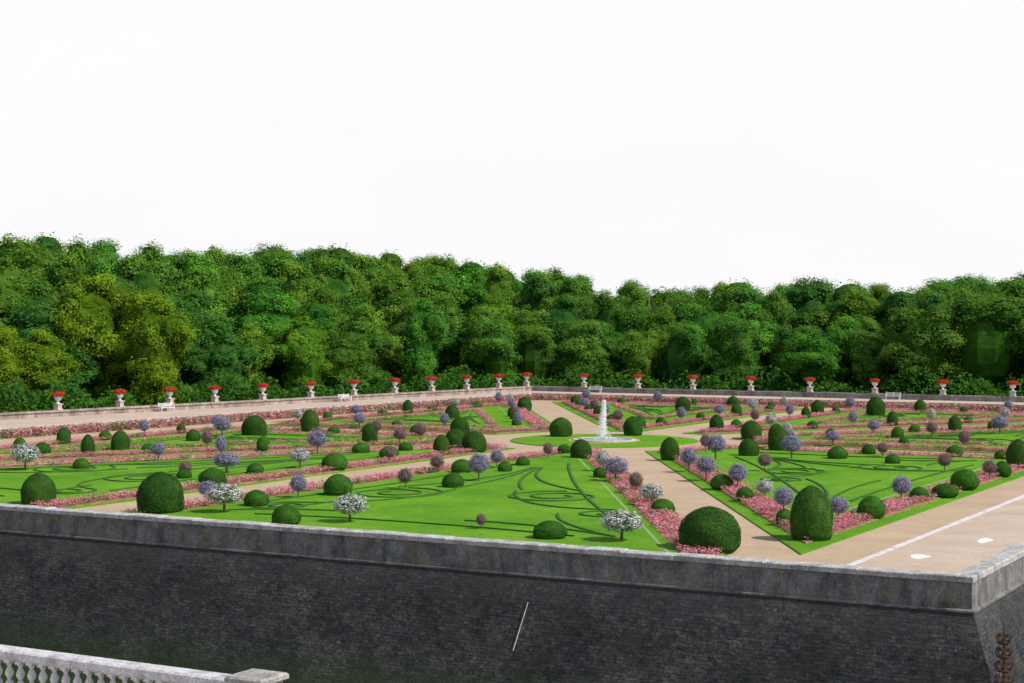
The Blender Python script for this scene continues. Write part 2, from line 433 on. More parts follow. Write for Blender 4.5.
# central round lawn
mb = MB()
def disc(mb, r, z0, z1, m, n=64, cx=0, cy=0):
    mb.prism([(cx+r*math.cos(2*math.pi*i/n), cy+r*math.sin(2*math.pi*i/n)) for i in range(n)], z0, z1, m)
disc(mb, 6.2, -.02, .05, 0); disc(mb, 2.4, -.02, .06, 1)
gobj('lawn', mb.build('round_lawn', [M_GRASS, M_SAND]), kind='structure', label='round lawn circling the fountain basin')

# fountain
fe = obj('fountain', None, loc=(FX, FY, 0), label='low round stone fountain basin with a slim white water jet', category='fountain')
mb = MB(); mb.lathe([(2.1, 0.05), (2.1, .14), (1.85, .14), (1.85, .08), (.01, .08)], 48)
obj('basin', mb.build('basin', [M_LIME]), parent=fe)
mb = MB(); disc(mb, 1.84, .09, .115, 0, 48)
obj('water_surface', mb.build('water_surface', [M_POOL]), parent=fe)
mb = MB(); mb.lathe([(.10, .1), (.08, .25), (.04, .32), (.02, .34)], 10)
obj('nozzle', mb.build('nozzle', [M_LIME]), parent=fe)
mb = MB()
n = 3000; t = RNG.random(n); hz = .2+2.5*t**.8
rad = .03+.36*(1-t*.85)*RNG.random(n)**2+.05*RNG.random(n); an = RNG.random(n)*6.283
c = np.stack([rad*np.cos(an)-.16*(1-t), rad*np.sin(an), hz], 1); mb.cloud(c, c*[1, 1, .2]+[.3, -.5, .3], RNG.uniform(.03, .08, n), .6, 0, asp=.9)
n = 350; t = RNG.random(n); rad = .2+.7*t; an = RNG.random(n)*6.283
c = np.stack([rad*np.cos(an), rad*np.sin(an), .18+.5*(1-t)**2*RNG.random(n)], 1); mb.cloud(c, c, RNG.uniform(.03, .06, n), .7, 0, asp=.9)
mb.tube([(0, 0, .3), (0.01, 0, 1.2), (.02, .01, 2.1), (.03, .0, 2.65)], [.04, .055, .05, .02], 8)
obj('water_jet', mb.build('water_jet', [M_SPRAY]), parent=fe)

# ------------------------------------------------------------------ walls (near)
def sweep(mb, path, prof, mat=0):
    n = len(prof); vs = []
    for (a, b, (oa, ob)) in path:
        for e, z in prof: vs.append((a+oa*e, b+ob*e, z))
    fs = []
    for j in range(len(path)-1):
        for i in range(n):
            k = (i+1) % n; fs.append([j*n+i, j*n+k, (j+1)*n+k, (j+1)*n+i])
    fs.append(list(range(n))); fs.append([(len(path)-1)*n+i for i in range(n)])
    mb.add(vs, fs, mat)
NP = [(-56, NB, (0, -1)), (RA, NB, (1, -1)), (RA, FB+4, (1, 0))]
mb = MB(); sweep(mb, NP, [(0.0, -6), (2.65, -6), (.42, -.45), (0.0, -.45)])
mw = gobj('moat_wall', mb.build('moat_wall', [M_MOATW]), label='dark mossy battered stone retaining wall above the moat', category='wall')
mb = MB(); sweep(mb, NP, [(-.12, -.449), (.46, -.449), (.46, -.39), (.42, -.365), (.36, -.35), (.36, .42), (-.12, .42)])
gobj('parapet', mb.build('parapet', [M_PARAPET]), parent=mw)
mb = MB(); x = -56.0
def slab(mb, x0, x1, y0, y1, z0, z1):
    c = .03
    mb.box(x0, x1, y0, y1, z0, z1-c)
    mb.add([(x0, y0, z1-c), (x1, y0, z1-c), (x1, y1, z1-c), (x0, y1, z1-c), (x0+c, y0+c, z1), (x1-c, y0+c, z1), (x1-c, y1-c, z1), (x0+c, y1-c, z1)],
           [[0, 1, 5, 4], [1, 2, 6, 5], [2, 3, 7, 6], [3, 0, 4, 7], [4, 5, 6, 7]])
while x < RA+.4:
    x2 = min(x+random.uniform(1.1, 2.0), RA+.41)
    dz = random.uniform(-.014, .014); dy = random.uniform(-.015, .015)
    slab(mb, x+.008, x2-.008, NB-.41+dy, NB+.22+dy, .422, .60+dz); x = x2
    if x >= RA+.40: break
y = NB+.24
while y < FB:
    y2 = y+random.uniform(1.1, 2.0); dz = random.uniform(-.014, .014)
    slab(mb, RA-.22, RA+.41, y+.008, y2-.008, .422, .60+dz); y = y2
gobj('coping', mb.build('coping', [M_COPING]), parent=mw)

# right terrace & kerb
mb = MB(); mb.box(32.5, RA-.13, NB+.2, FB-.2, -.02, .08)
gobj('pavement', mb.build('terrace', [M_SAND2]), kind='structure', label='raised gravel terrace walk inside the wall')
mb = MB(); y = -48.5
while y < 50:
    mb.box(32.28, 32.5, y+.006, y+1.794, -.02, .10+random.uniform(-.008, .008)); y += 1.8
gobj('kerb', mb.build('kerb', [M_WHITEST]), kind='structure', label='white stone kerb along the terrace walk')
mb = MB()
for (px, py, ra, rb) in ((920, 557, .30, .60), (985, 541, .22, .80)):  # flat pale ovals lying just above the terrace surface
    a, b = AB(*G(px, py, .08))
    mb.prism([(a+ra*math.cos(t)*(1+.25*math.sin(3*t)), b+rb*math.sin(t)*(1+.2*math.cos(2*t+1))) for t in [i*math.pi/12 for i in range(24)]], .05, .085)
gobj('pavement', mb.build('patch', [M_PALEG]), kind='structure', label='pale oval patches of gravel on the terrace')

# ------------------------------------------------------------------ left & far terraces
def strip(f0, f1, b0, b1):
    return [(f0(b0), b0), (f1(b0), b0), (f1(b1), b1), (f0(b1), b1)]
mb = MB()
mb.prism(strip(lambda b: wall_a(b)+.2, ret_a, NB+.3, FB-.3), -.02, .5, 0, 1)
gobj('pavement', mb.build('walk', [M_SAND2, M_LIME]), kind='structure', label='long raised gravel walk along the boundary wall')
mb = MB()
mb.prism([(ret_a(50)+.002, 50.2), (31.9, 50.2), (31.9, FB-.3), (ret_a(FB)+.002, FB-.3)], -.02, .496, 0, 1)
gobj('pavement', mb.build('walk2', [M_SAND2, M_FARW]), kind='structure', label='raised gravel walk below the end wall')
mb = MB(); mb.prism([(wall_a(NB)-.25, NB+.3), (wall_a(NB)+.19, NB+.3), (wall_a(FB)+.19, FB), (wall_a(FB)-.25, FB)], -1.2, .86)
lw = gobj('garden_wall', mb.build('garden_wall', [M_ROSEW]), label='low rosy stone parapet wall topped by flower urns', category='wall')
mb = MB(); b = NB+.4
while b < FB-1:
    b2 = min(b+2.4, FB-.1); mb.prism([(wall_a(b)-.34, b+.01), (wall_a(b)+.28, b+.01), (wall_a(b2)+.28, b2-.01), (wall_a(b2)-.34, b2-.01)], .862, 1.0+random.uniform(-.01, .01)); b = b2
gobj('coping', mb.build('coping2', [M_ROSEW]), parent=lw)
mb = MB(); mb.box(wall_a(FB)-.24, RA+.1, FB+.002, FB+.45, -1.2, .86)
fw = gobj('garden_wall', mb.build('garden_wall2', [M_FARW]), label='weathered grey stone end wall topped by flower urns', category='wall')
mb = MB(); a = wall_a(FB)-.3
while a < RA:
    mb.box(a+.01, a+2.39, FB-.09, FB+.53, .862, 1.0+random.uniform(-.01, .01)); a += 2.4
gobj('coping', mb.build('coping3', [M_FARW]), parent=fw)
mb = MB(); mb.prism(strip(lambda b: ret_a(b)+.002, lambda b: ret_a(b)+.32, NB+.6, 49.9), -.02, .62)
gobj('retaining_wall', mb.build('ret', [M_LIME]), label='low pale stone retaining kerb of the raised walk', category='wall')
mb = MB(); mb.box(ret_a(50), 31.9, 49.92, 50.19, -.02, .6)
gobj('retaining_wall', mb.build('ret2', [M_FARW]), label='low stone retaining kerb below the end wall', category='wall')

def band(pts_fn, n, name_label, hmax=.45, pr=(.50, .08, .14, .28)):
    mb = MB(); P = pts_fn(n); per = 7
    c = np.repeat(P, per, 0)+RNG.normal(0, .12, (n*per, 2)); z = RNG.uniform(.05, hmax, n*per)
    tp = np.repeat(RNG.choice(4, n, p=list(pr)), per)
    mb.cloud(np.column_stack([c, z]), np.tile([0, 0, 1.], (n*per, 1)), RNG.uniform(.12, .22, n*per), .5, tp)
    gobj('flower_bed', mb.build('band', [M_PINK, M_PALE, M_GREY, M_BEDG]), kind='stuff', label=name_label, category='flower bed')
def f1(n):
    b = RNG.uniform(-40, 49, n); return np.column_stack([ret_a(b)+.5+RNG.random(n)*1.5, b])
band(f1, 4200, 'band of pink flowers at the foot of the raised walk', .6)
def f2(n):
    a = RNG.uniform(-32, 31, n); return np.column_stack([a, 48.2+RNG.random(n)*1.5])
band(f2, 2900, 'band of pink flowers below the end walk', .6)

# ------------------------------------------------------------------ urns
mb = MB()
mb.box(-.26, .26, -.26, .26, 0, .10); mb.box(-.21, .21, -.21, .21, .10, .40); mb.box(-.27, .27, -.27, .27, .40, .49)
ped = mb.build('pedestal', [M_LIME])
mb = MB(); mb.lathe([(.17, .49), (.17, .53), (.08, .58), (.07, .64), (.13, .70), (.23, .80), (.27, .92), (.28, 1.0), (.34, 1.04), (.34, 1.08), (.26, 1.08), (.2, 1.04)], 18)
vase = mb.build('vase', [M_WHITEST], True)
mb = MB(); n = 1000; d = RNG.normal(size=(n, 3)); d /= np.linalg.norm(d, axis=1)[:, None]
c = d*[.50, .50, .21]*RNG.uniform(.6, 1.15, (n, 1))+[0, 0, 1.20]
mb.cloud(c, d, RNG.uniform(.07, .13, n), .5, np.where((RNG.random(n) < .78), 0, 1))
ger = mb.build('geraniums', [M_RED, M_BEDG])
def place_urn(a, b, z):
    x, y = W(a, b); k = random.uniform(.9, 1.1)
    e = obj('flower_urn', None, loc=(x, y, z), rz=ROT, scale=(1.02,)*3, label='stone urn of red geraniums on the garden wall', category='urn', group='geranium urns along the garden walls')
    for nm, me in (('pedestal', ped), ('vase', vase), ('geraniums', ger)): obj(nm, me, parent=e, rz=random.random()*6 if nm == 'geraniums' else 0, scale=(k, k*.95, 1) if nm == 'geraniums' else (1, 1, 1))
bs = np.linspace(NB, FB, 400); pxs = np.array([bearing(wall_a(b), b)[0] for b in bs])
for px in (58, 120, 170, 215, 263, 311, 354, 395, 432, 467, 499, 527):
    b = float(np.interp(px, pxs, bs)); place_urn(wall_a(b)-.03, min(b, FB-.3), 1.0)
for px in (584, 638, 693, 751, 810, 875, 943, 1013):
    place_urn(a_at(px, FB+.22), FB+.22, 1.0)

# ------------------------------------------------------------------ benches
def bench(a, b, z, rz):
    x, y = W(a, b); e = obj('garden_bench', None, loc=(x, y, z), rz=rz, scale=(.72, .72, .72), label='white painted wooden bench on the raised walk', category='bench', group='white benches along the walks')
    mb = MB()
    for i in range(4): mb.box(-1.0, 1.0, -.25+i*.13, -.15+i*.13, .43, .47)
    obj('seat', mb.build('seat', [M_PAINT]), parent=e)
    mb = MB()
    for i in range(3): mb.box(-1.0, 1.0, .26, .30, .58+i*.14, .64+i*.14)
    for i in (-.95, 0, .95): mb.box(i-.03, i+.03, .30, .34, .47, 1.0)
    obj('backrest', mb.build('backrest', [M_PAINT]), parent=e)
    for i in (-.9, .9):
        mb = MB(); mb.box(i-.03, i+.03, -.25, -.19, 0, .43); mb.box(i-.03, i+.03, .22, .28, 0, .43); mb.box(i-.03, i+.03, -.19, .22, .1, .14); mb.box(i-.035, i+.035, -.25, .26, .62, .66); mb.box(i-.03, i+.03, -.25, -.20, .47, .62)
        obj('leg', mb.build('leg', [M_PAINT]), parent=e)
for px in (158, 337):
    b = float(np.interp(px, pxs, bs)); bench(wall_a(b)+.9, b, .5, ROT+math.pi/2-.15)
for px in (595, 893): bench(a_at(px, FB-.9), FB-.9, .5, ROT)

# ------------------------------------------------------------------ topiary
def blob_mesh(name, kind, mats, nleaf, leaf, seed):
    rng = np.random.default_rng(seed); mb = MB()
    if kind == 'yew': prof = [(0, .42), (.1, .48), (.3, .5), (.5, .495), (.65, .45), (.78, .375), (.88, .28), (.95, .17), (.99, .07), (1, .001)]
    else: prof = [(0, .30), (.08, .40), (.22, .475), (.4, .5), (.58, .475), (.74, .40), (.86, .30), (.94, .19), (.985, .09), (1, .001)]
    zs = np.array([p[0] for p in prof]); rs = np.array([p[1] for p in prof])
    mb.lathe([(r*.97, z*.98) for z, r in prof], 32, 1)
    seg = np.hypot(np.diff(zs), np.diff(rs))*(rs[1:]+rs[:-1]); cum = np.concatenate([[0], np.cumsum(seg)]); cum /= cum[-1]
    ti = np.interp(rng.random(nleaf), cum, np.arange(len(zs)))
    z = np.interp(ti, np.arange(len(zs)), zs); r = np.interp(ti, np.arange(len(zs)), rs)
    i0 = np.clip(ti.astype(int), 0, len(zs)-2); dz = zs[i0+1]-zs[i0]; dr = rs[i0+1]-rs[i0]
    th = rng.random(nleaf)*6.283
    bump = 1+.018*np.sin(5*th+9*z)+.012*np.sin(9*th-14*z+seed)+rng.normal(0, .007, nleaf)
    c = np.stack([r*bump*np.cos(th), r*bump*np.sin(th), z*(.985+.02*rng.random(nleaf))], 1)
    nn = np.stack([dz*np.cos(th), dz*np.sin(th), -dr], 1); nn /= np.linalg.norm(nn, axis=1)[:, None]+1e-9
    mb.cloud(c, nn, rng.uniform(leaf*.7, leaf*1.3, nleaf), .26, 0, rng=rng)
    return mb.build(name, mats, True)
YEW = [blob_mesh('yew%d' % i, 'yew', [M_YEW, M_YEWC], 15000, .027, i+3) for i in range(3)]
BALL = [blob_mesh('ball%d' % i, 'ball', [M_YEW, M_YEWC], 9000, .036, i+13) for i in range(3)]
PLACED = []
def bestd(a, b):
    sb = -1 if b < 0 else 1
    return max(float(sector_dist(k, np.array(abs(a)), np.array(abs(b)), sb)) for k in ('side', 'end'))
def snap(x, y, w):
    # keep planted things inside the borders, never on the gravel
    a, b = AB(x, y)
    if math.hypot(a, b) < 6.0 or w > 1.55: return x, y
    tgt = min(1.3, max(.6, w*.55))
    for it in range(40):
        d = bestd(a, b)
        if d >= tgt-.03 or d < -4: break
        e = .05; ga = (bestd(a+e, b)-bestd(a-e, b))/(2*e); gb = (bestd(a, b+e)-bestd(a, b-e))/(2*e); g = math.hypot(ga, gb)+1e-6
        s = min(.25, tgt-d); a += ga/g*s; b += gb/g*s
    return W(a, b)
def topiary(kind, x, y, w, h, sn=True):
    if sn: x, y = snap(x, y, w)
    PLACED.append((x, y)); mesh = random.choice(YEW if kind == 'yew' else BALL)
    o = obj('topiary', mesh, loc=(x, y, .05), rz=random.random()*6.28, scale=(w*random.uniform(.97, 1.03), w*random.uniform(.97, 1.03), h),
            label='tall clipped yew with a domed top in the flower border' if kind == 'yew' else 'low clipped boxwood ball in the flower border', category='shrub',
            group='clipped domed yews' if kind == 'yew' else 'clipped boxwood balls')
    k = random.uniform(.85, 1.2); o.color = (k*random.uniform(.9, 1.15), k, k*.95, 1) if kind == 'yew' else (k*1.2, k*1.35, k, 1)
def TP(kind, px, y0, y1, w):
    x, y = G(px, y1); s = y/FOC; topiary(kind, x, y, w*s, (y1-y0)*s)
for r_ in [('yew', 38, 474, 507, 34), ('yew', 160, 473, 515, 47), ('yew', 254, 416, 437, 25), ('yew', 310, 410, 433, 18),
           ('yew', 494, 418, 439, 20), ('yew', 482, 432, 453, 25), ('yew', 561, 418, 437, 23), ('yew', 581, 440, 460, 22),
           ('yew', 710, 508, 552, 63), ('yew', 812, 487, 541, 43), ('yew', 633, 417, 436, 19), ('yew', 670, 438, 461, 19),
           ('yew', 721, 421, 440, 21), ('yew', 749, 439, 458, 21), ('yew', 765, 426, 447, 17), ('yew', 779, 428, 452, 21),
           ('yew', 876, 397, 417, 19), ('yew', 805, 400, 415, 13), ('yew', 683, 397, 412, 15), ('yew', 530, 397, 411, 14),
           ('yew', 1019, 440, 469, 24), ('yew', 452, 405, 420, 14), ('yew', 120, 431, 452, 18), ('yew', 446, 428, 448, 22),
           ('ball', 286, 506, 528, 30), ('ball', 338, 475, 498, 30), ('ball', 256, 491, 509, 25), ('ball', 230, 470, 489, 29),
           ('ball', 363, 455, 473, 27), ('ball', 361, 443, 455, 18), ('ball', 389, 447, 460, 20), ('ball', 370, 424, 435, 17),
           ('ball', 550, 522, 542, 35), ('ball', 872, 497, 520, 27), ('ball', 966, 470, 491, 29), ('ball', 953, 485, 499, 26),
           ('ball', 838, 447, 461, 20), ('ball', 898, 427, 440, 13), ('ball', 955, 446, 458, 17), ('ball', 869, 445, 456, 14),
           ('ball', 893, 455, 466, 16), ('ball', 722, 475, 491, 23), ('ball', 663, 500, 516, 24), ('ball', 453, 474, 490, 23),
           ('ball', 462, 460, 475, 22), ('ball', 193, 430, 443, 15), ('ball', 42, 443, 456, 17), ('ball', 81, 459, 471, 17),
           ('ball', 255, 464, 476, 17), ('ball', 268, 443, 453, 12), ('ball', 523, 457, 468, 14), ('ball', 600, 468, 480, 14),
           ('ball', 745, 488, 503, 18), ('ball', 920, 488, 502, 20), ('ball', 1003, 462, 478, 18),
           ('ball', 420, 425, 436, 15), ('ball', 184, 470, 481, 15), ('ball', 785, 510, 527, 18), ('ball', 505, 462, 474, 15)]:
    TP(*r_)

def standard(mats, seed, frac):
    rng = np.random.default_rng(seed)
    mb = MB(); mb.tube([(0, 0, -.05), (.01, .01, .3), (-.01, 0, .6)], [.045, .035, .03], 7)
    for j in range(5):
        an = j*1.257; mb.tube([(0, 0, .5), (.12*math.cos(an), .12*math.sin(an), .64), (.26*math.cos(an), .26*math.sin(an), .8)], [.02, .014, .007], 5)
    tr = mb.build('standard_trunk', [M_BARK])
    mb = MB(); n = 4800; d = rng.normal(size=(n, 3)); d /= np.linalg.norm(d, axis=1)[:, None]
    lump = 1+.10*np.sin(4*np.arctan2(d[:, 1], d[:, 0])+seed)*np.cos(5*d[:, 2])+.08*np.sin(9*d[:, 0]+7*d[:, 2])
    zz = np.where(d[:, 2] < 0, .43, .50)
    rr = lump*rng.uniform(.72, 1.06, n)
    c = np.stack([d[:, 0]*.48*rr, d[:, 1]*.48*rr, d[:, 2]*zz*rr+.90], 1)
    out = rr/lump > .82
    mat = np.where(out & (rng.random(n) < frac), 0, 1)
    mb.cloud(c, d, rng.uniform(.035, .065, n), .4, mat, rng=rng)
    mb.lathe([(.12, .58), (.28, .68), (.36, .90), (.28, 1.12), (.13, 1.22), (.01, 1.25)], 12, 2)
    return tr, mb.build('standard_crown', mats, False)
STD = {'mauve': standard([M_PURP, M_SGRN, M_YEWC], 1, .82), 'white': standard([M_WHITE, M_SGRN, M_YEWC], 2, .60), 'rose': standard([M_ROSE, M_SGRN, M_YEWC], 3, .62)}
SLAB = {'mauve': 'small round-headed shrub with mauve blossom on a bare stem', 'white': 'round-headed shrub dotted with white blossom on a short stem', 'rose': 'small round-headed shrub with dusky rose blossom on a stem'}
def std_at(c, x, y, w, h, sn=True):
    if sn: x, y = snap(x, y, w)
    PLACED.append((x, y)); tr, cr = STD[c]
    e = obj('flowering_shrub', None, loc=(x, y, .08), rz=random.random()*6.28, scale=(w, w*random.uniform(.9, 1.1), h/1.4), label=SLAB[c], category='shrub', group='round-headed flowering shrubs on stems')
    obj('trunk', tr, parent=e); obj('crown', cr, parent=e)
def SP(c, px, y0, y1, w):
    x, y = G(px, y1); s = y/FOC; std_at(c, x, y, w*s, (y1-y0)*s)
for r_ in [('white', 25, 446, 473, 29), ('white', 350, 497, 526, 34), ('white', 622, 513, 545, 42), ('white', 224, 486, 516, 38),
           ('mauve', 207, 483, 505, 20), ('mauve', 298, 477, 501, 18), ('rose', 405, 470, 492, 15), ('mauve', 479, 455, 484, 22),
           ('mauve', 497, 451, 470, 14), ('rose', 481, 516, 533, 10), ('mauve', 616, 459, 484, 25), ('white', 652, 486, 508, 25),
           ('mauve', 738, 465, 492, 19), ('white', 765, 481, 502, 17), ('mauve', 706, 458, 482, 20), ('mauve', 689, 450, 473, 18),
           ('mauve', 716, 436, 462, 21), ('mauve', 792, 437, 461, 21), ('mauve', 839, 499, 524, 21), ('mauve', 902, 478, 505, 20),
           ('mauve', 784, 489, 517, 21), ('rose', 990, 462, 481, 15), ('rose', 883, 444, 459, 12), ('rose', 932, 423, 439, 12),
           ('mauve', 1000, 417, 436, 18), ('mauve', 222, 418, 439, 18), ('mauve', 317, 432, 456, 20), ('white', 300, 450, 471, 20),
           ('rose', 404, 430, 447, 15), ('rose', 548, 444, 461, 10), ('mauve', 226, 454, 476, 27), ('rose', 437, 457, 475, 15),
           ('white', 603, 452, 474, 16), ('rose', 636, 474, 496, 15), ('mauve', 801, 430, 449, 13), ('rose', 765, 455, 474, 14),
           ('rose', 945, 455, 474, 14), ('mauve', 158, 444, 463, 14), ('rose', 185, 463, 480, 14),
           ('mauve', 350, 415, 430, 14), ('rose', 420, 450, 466, 12), ('mauve', 828, 433, 448, 15)]:
    SP(*r_)
nfill = 0
for sa in (1, -1):
    for sb in (1, -1):
        for kind in ('side', 'end'):
            pr = params(kind, sb)
            _, tri = sector_poly(kind, (pr[2]+pr[3])/2, 1, sb)
            tri = tri[:2]+[tri[-1]]; cnt = 0
            for j in range(3):
                p0, p1 = tri[j], tri[(j+1) % 3]; L = math.dist(p0, p1); k = max(1, int(L/3.7))
                for i in range(k):
                    t = (i+.5)/k; a = sa*(p0[0]+(p1[0]-p0[0])*t); b = sb*(p0[1]+(p1[1]-p0[1])*t); cnt += 1
                    x, y = W(a, b); px = 512+FOC*x/y
                    if y < 96 or px < -40 or px > 1070: continue
                    if any(math.dist((x, y), q) < 2.3 for q in PLACED): continue
                    nfill += 1
                    if cnt % 5 == 0: topiary('yew', x, y, random.uniform(.8, 1.1), random.uniform(.9, 1.3), False)
                    elif cnt % 2 == 1: std_at(random.choice(['mauve', 'mauve', 'rose', 'rose', 'white']), x, y, random.uniform(.65, .9), random.uniform(1.0, 1.3), False)
                    else: topiary('ball', x, y, random.uniform(.65, .95), random.uniform(.5, .75), False)
print('fill', nfill)

# ------------------------------------------------------------------ woodland
prof_x = [-200, 0, 50, 100, 150, 220, 300, 360, 400, 450, 500, 560, 600, 650, 700, 760, 800, 850, 900, 940, 970, 1024, 1200]
prof_y = [242, 243, 241, 240, 249, 248, 249, 255, 257, 260, 266, 274, 280, 286, 288, 286, 282, 287, 281, 282, 272, 277, 275]
front_x = [-200, 0, 30, 60, 75, 120, 165, 200, 240, 290, 330, 385, 430, 470, 520, 600, 680, 740, 800, 860, 900, 960, 1024, 1200]
front_y = [320, 337, 338, 345, 302, 292, 312, 340, 342, 345, 335, 306, 300, 288, 318, 322, 318, 325, 318, 312, 305, 290, 286, 290]
def outd(a, b):
    return max(wall_a(min(b, FB))-a, b-FB)
def sm(t): t = max(0, min(1, t)); return t*t*(3-2*t)
def gz(a, b):
    x, y = W(a, b); d = outd(a, b)
    if y < 60: return MZ
    px = 512+FOC*x/y; zt = CAMH+(HOR-np.interp(px, prof_x, prof_y))*min(y, 290)/FOC
    return MZ+max(0, (zt-13-MZ))*sm((d-12)/36)*sm((190-d)/60)
def crown(seed, with_trunk=False):
    rng = np.random.default_rng(seed); mb = MB(); mt = MB()
    RX = rng.uniform(3.4, 4.6); RZ = 6.6; cz = 7.3
    lean = rng.normal(0, .8, 2)
    masses = []
    for i in range(17):
        d = rng.normal(size=3); d /= np.linalg.norm(d); f = rng.uniform(.35, .78)
        masses.append((np.array([d[0]*RX*f, d[1]*RX*f, cz+d[2]*RZ*f]), rng.uniform(1.1, 2.4), rng.normal(0, .12)))
    for i in range(4):      # skirts of low foliage
        an = i*1.57+rng.random(); masses.append((np.array([RX*.6*math.cos(an), RX*.6*math.sin(an), rng.uniform(1.2, 2.6)]), rng.uniform(1.3, 1.9), -.05))
    masses.append((np.array([lean[0], lean[1], cz+RZ*.72]), 1.3, .05))
    lobes = []
    for mc, mr_, mt_ in masses:
        for k in range(10):
            d = rng.normal(size=3); d /= np.linalg.norm(d)
            c = mc+d*mr_*rng.uniform(.5, 1.08)*[1, 1, .9]
            lobes.append((c, rng.uniform(.32, .85), mt_, mc))
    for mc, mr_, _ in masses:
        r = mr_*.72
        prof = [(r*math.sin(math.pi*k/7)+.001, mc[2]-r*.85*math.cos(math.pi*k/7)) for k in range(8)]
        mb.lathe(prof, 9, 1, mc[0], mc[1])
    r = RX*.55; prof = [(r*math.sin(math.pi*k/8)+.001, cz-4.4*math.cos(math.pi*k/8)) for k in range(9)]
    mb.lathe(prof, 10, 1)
    for c, r, mtint, mc in lobes:
        n = int(230*r*r)+24
        d = rng.normal(size=(n, 3)); d /= np.linalg.norm(d, axis=1)[:, None]
        o1 = c-mc; o1 = o1/(np.linalg.norm(o1)+1e-9); o2 = c-np.array([0, 0, cz-1]); o2 = o2/(np.linalg.norm(o2)+1e-9)
        out = o1*.6+o2*.6
        keep = (d@out > -.30); d = d[keep]
        rr = r*(rng.uniform(.4, 1.35, len(d)))[:, None]
        pts = c+d*rr*[1, 1, .85]
        tint = np.clip(rng.normal(.45, .13, len(d))+rng.normal(0, .09)+mtint+.10*d[:, 2]+.06*(c[2]-cz)/RZ, 0, 1)  # shading painted into the tint: lobe tops and high leaves lighter, undersides darker
        mb.cloud(pts, d*.5+[0, 0, .30]+out*.9, rng.uniform(.15, .29, len(d)), .40, 0, tint, rng)
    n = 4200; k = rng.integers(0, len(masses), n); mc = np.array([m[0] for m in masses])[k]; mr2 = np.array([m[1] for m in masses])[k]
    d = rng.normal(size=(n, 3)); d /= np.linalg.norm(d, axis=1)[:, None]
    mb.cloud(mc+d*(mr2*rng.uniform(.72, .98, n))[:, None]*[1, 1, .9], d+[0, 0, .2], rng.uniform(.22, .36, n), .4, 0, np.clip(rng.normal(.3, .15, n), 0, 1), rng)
    for tgt in (mt, mb) if with_trunk else (mt,):
        m = 2 if tgt is mb else 0
        tgt.tube([(0, 0, -.6), (.05, 0, 1.5), (.1, .1, 4), (0, .1, 8), (0, 0, 11)], [.42, .30, .25, .17, .05], 8, m)
        for i in range(7):
            c = masses[i*2][0]; z0 = rng.uniform(2.5, 6); tgt.tube([(0.05, .05, z0), tuple(c*[.5, .5, 0]+[0, 0, (z0+c[2])/2]), tuple(c)], [.14, .09, .04], 5, m)
    zs = np.concatenate([cv[:, 2] for cv, _, _ in mb.clouds]); top = float(np.percentile(zs, 99.3))
    return mt.build('tree_trunk', [M_BARK]), mb.build('tree_crown', [M_TREE, M_CORE, M_BARK]), top
VAR = [crown(200+i, with_trunk=(i >= 5)) for i in range(12)]
pts = []
s = 6.5
for i in range(-16, 32):
    for j in range(-10, 22):
        a = i*s+(j % 2)*s*.5+random.uniform(-2.3, 2.3); b = j*s*.95+random.uniform(-2.3, 2.3)
        d = outd(a, b)
        if d < 7.0 or d > 56: continue
        px, y = bearing(a, b)
        if y < 70 or px < -80 or px > 1105: continue
        pts.append((d, a, b, px, y))
pts.sort()
pts = pts[:298]
print('dmax', len(pts), pts[-1][0])
for d, a, b, px, y in pts:
    fy = np.interp(px, front_x, front_y); py = np.interp(px, prof_x, prof_y)
    t = sm((d-9)/26); ty = fy+(py+1-fy)*t
    top = CAMH+(HOR-ty)*y/FOC+random.uniform(-1.7, .8)*(1-t*.35)
    g = gz(a, b); h = max(6.0, min(21, top-g))
    front = d < 18
    vi = random.randrange(5) if front else 5+random.randrange(7)
    tr, cr, vt = VAR[vi]; sc = h/vt
    wsc = (sc*.5+.5)*random.uniform(.80, 1.22)*(1.08 if not front else 1.02)
    x, y_ = W(a, b); k = random.uniform(.84, 1.16)
    u = random.random()
    if u < .20: colr = (1.35*k, 1.10*k, .9*k, 1)
    elif u < .40: colr = (.74*k, .86*k, 1.15*k, 1)
    elif u < .52: colr = (.9*k, 1.15*k, 1.0*k, 1)
    else: colr = (random.uniform(.85, 1.12)*k, k, k, 1)
    if front:
        if 88 < px < 160 or px < 50: colr = (1.65, 1.12, .5, 1)
        elif 225 < px < 325: colr = (1.35, 1.25, .7, 1) if random.random() < .7 else colr
        elif 440 < px < 495: colr = (1.35, 1.2, .8, 1)
        elif px < 220: colr = (.7, .85, .9, 1)
    if d < 22 and px > 940: colr = (.85, .85, .8, 1)
    lab = 'yellow-green broadleaf tree with a rounded crown' if colr[0] > 1.3 else 'dense green broadleaf tree in the wood'
    sx = wsc*random.uniform(.85, 1.15)
    if front:
        e = obj('tree', None, loc=(x, y_, g-.1), rz=random.random()*6.28, scale=(sx, wsc, sc), label=lab+' behind the garden wall', category='tree', group='trees of the wood beyond the garden')
        obj('trunk', tr, parent=e); o = obj('crown', cr, parent=e); o.color = colr
    else:
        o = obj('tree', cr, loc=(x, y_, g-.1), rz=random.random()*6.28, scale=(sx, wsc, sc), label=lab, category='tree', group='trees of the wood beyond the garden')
        o.color = colr
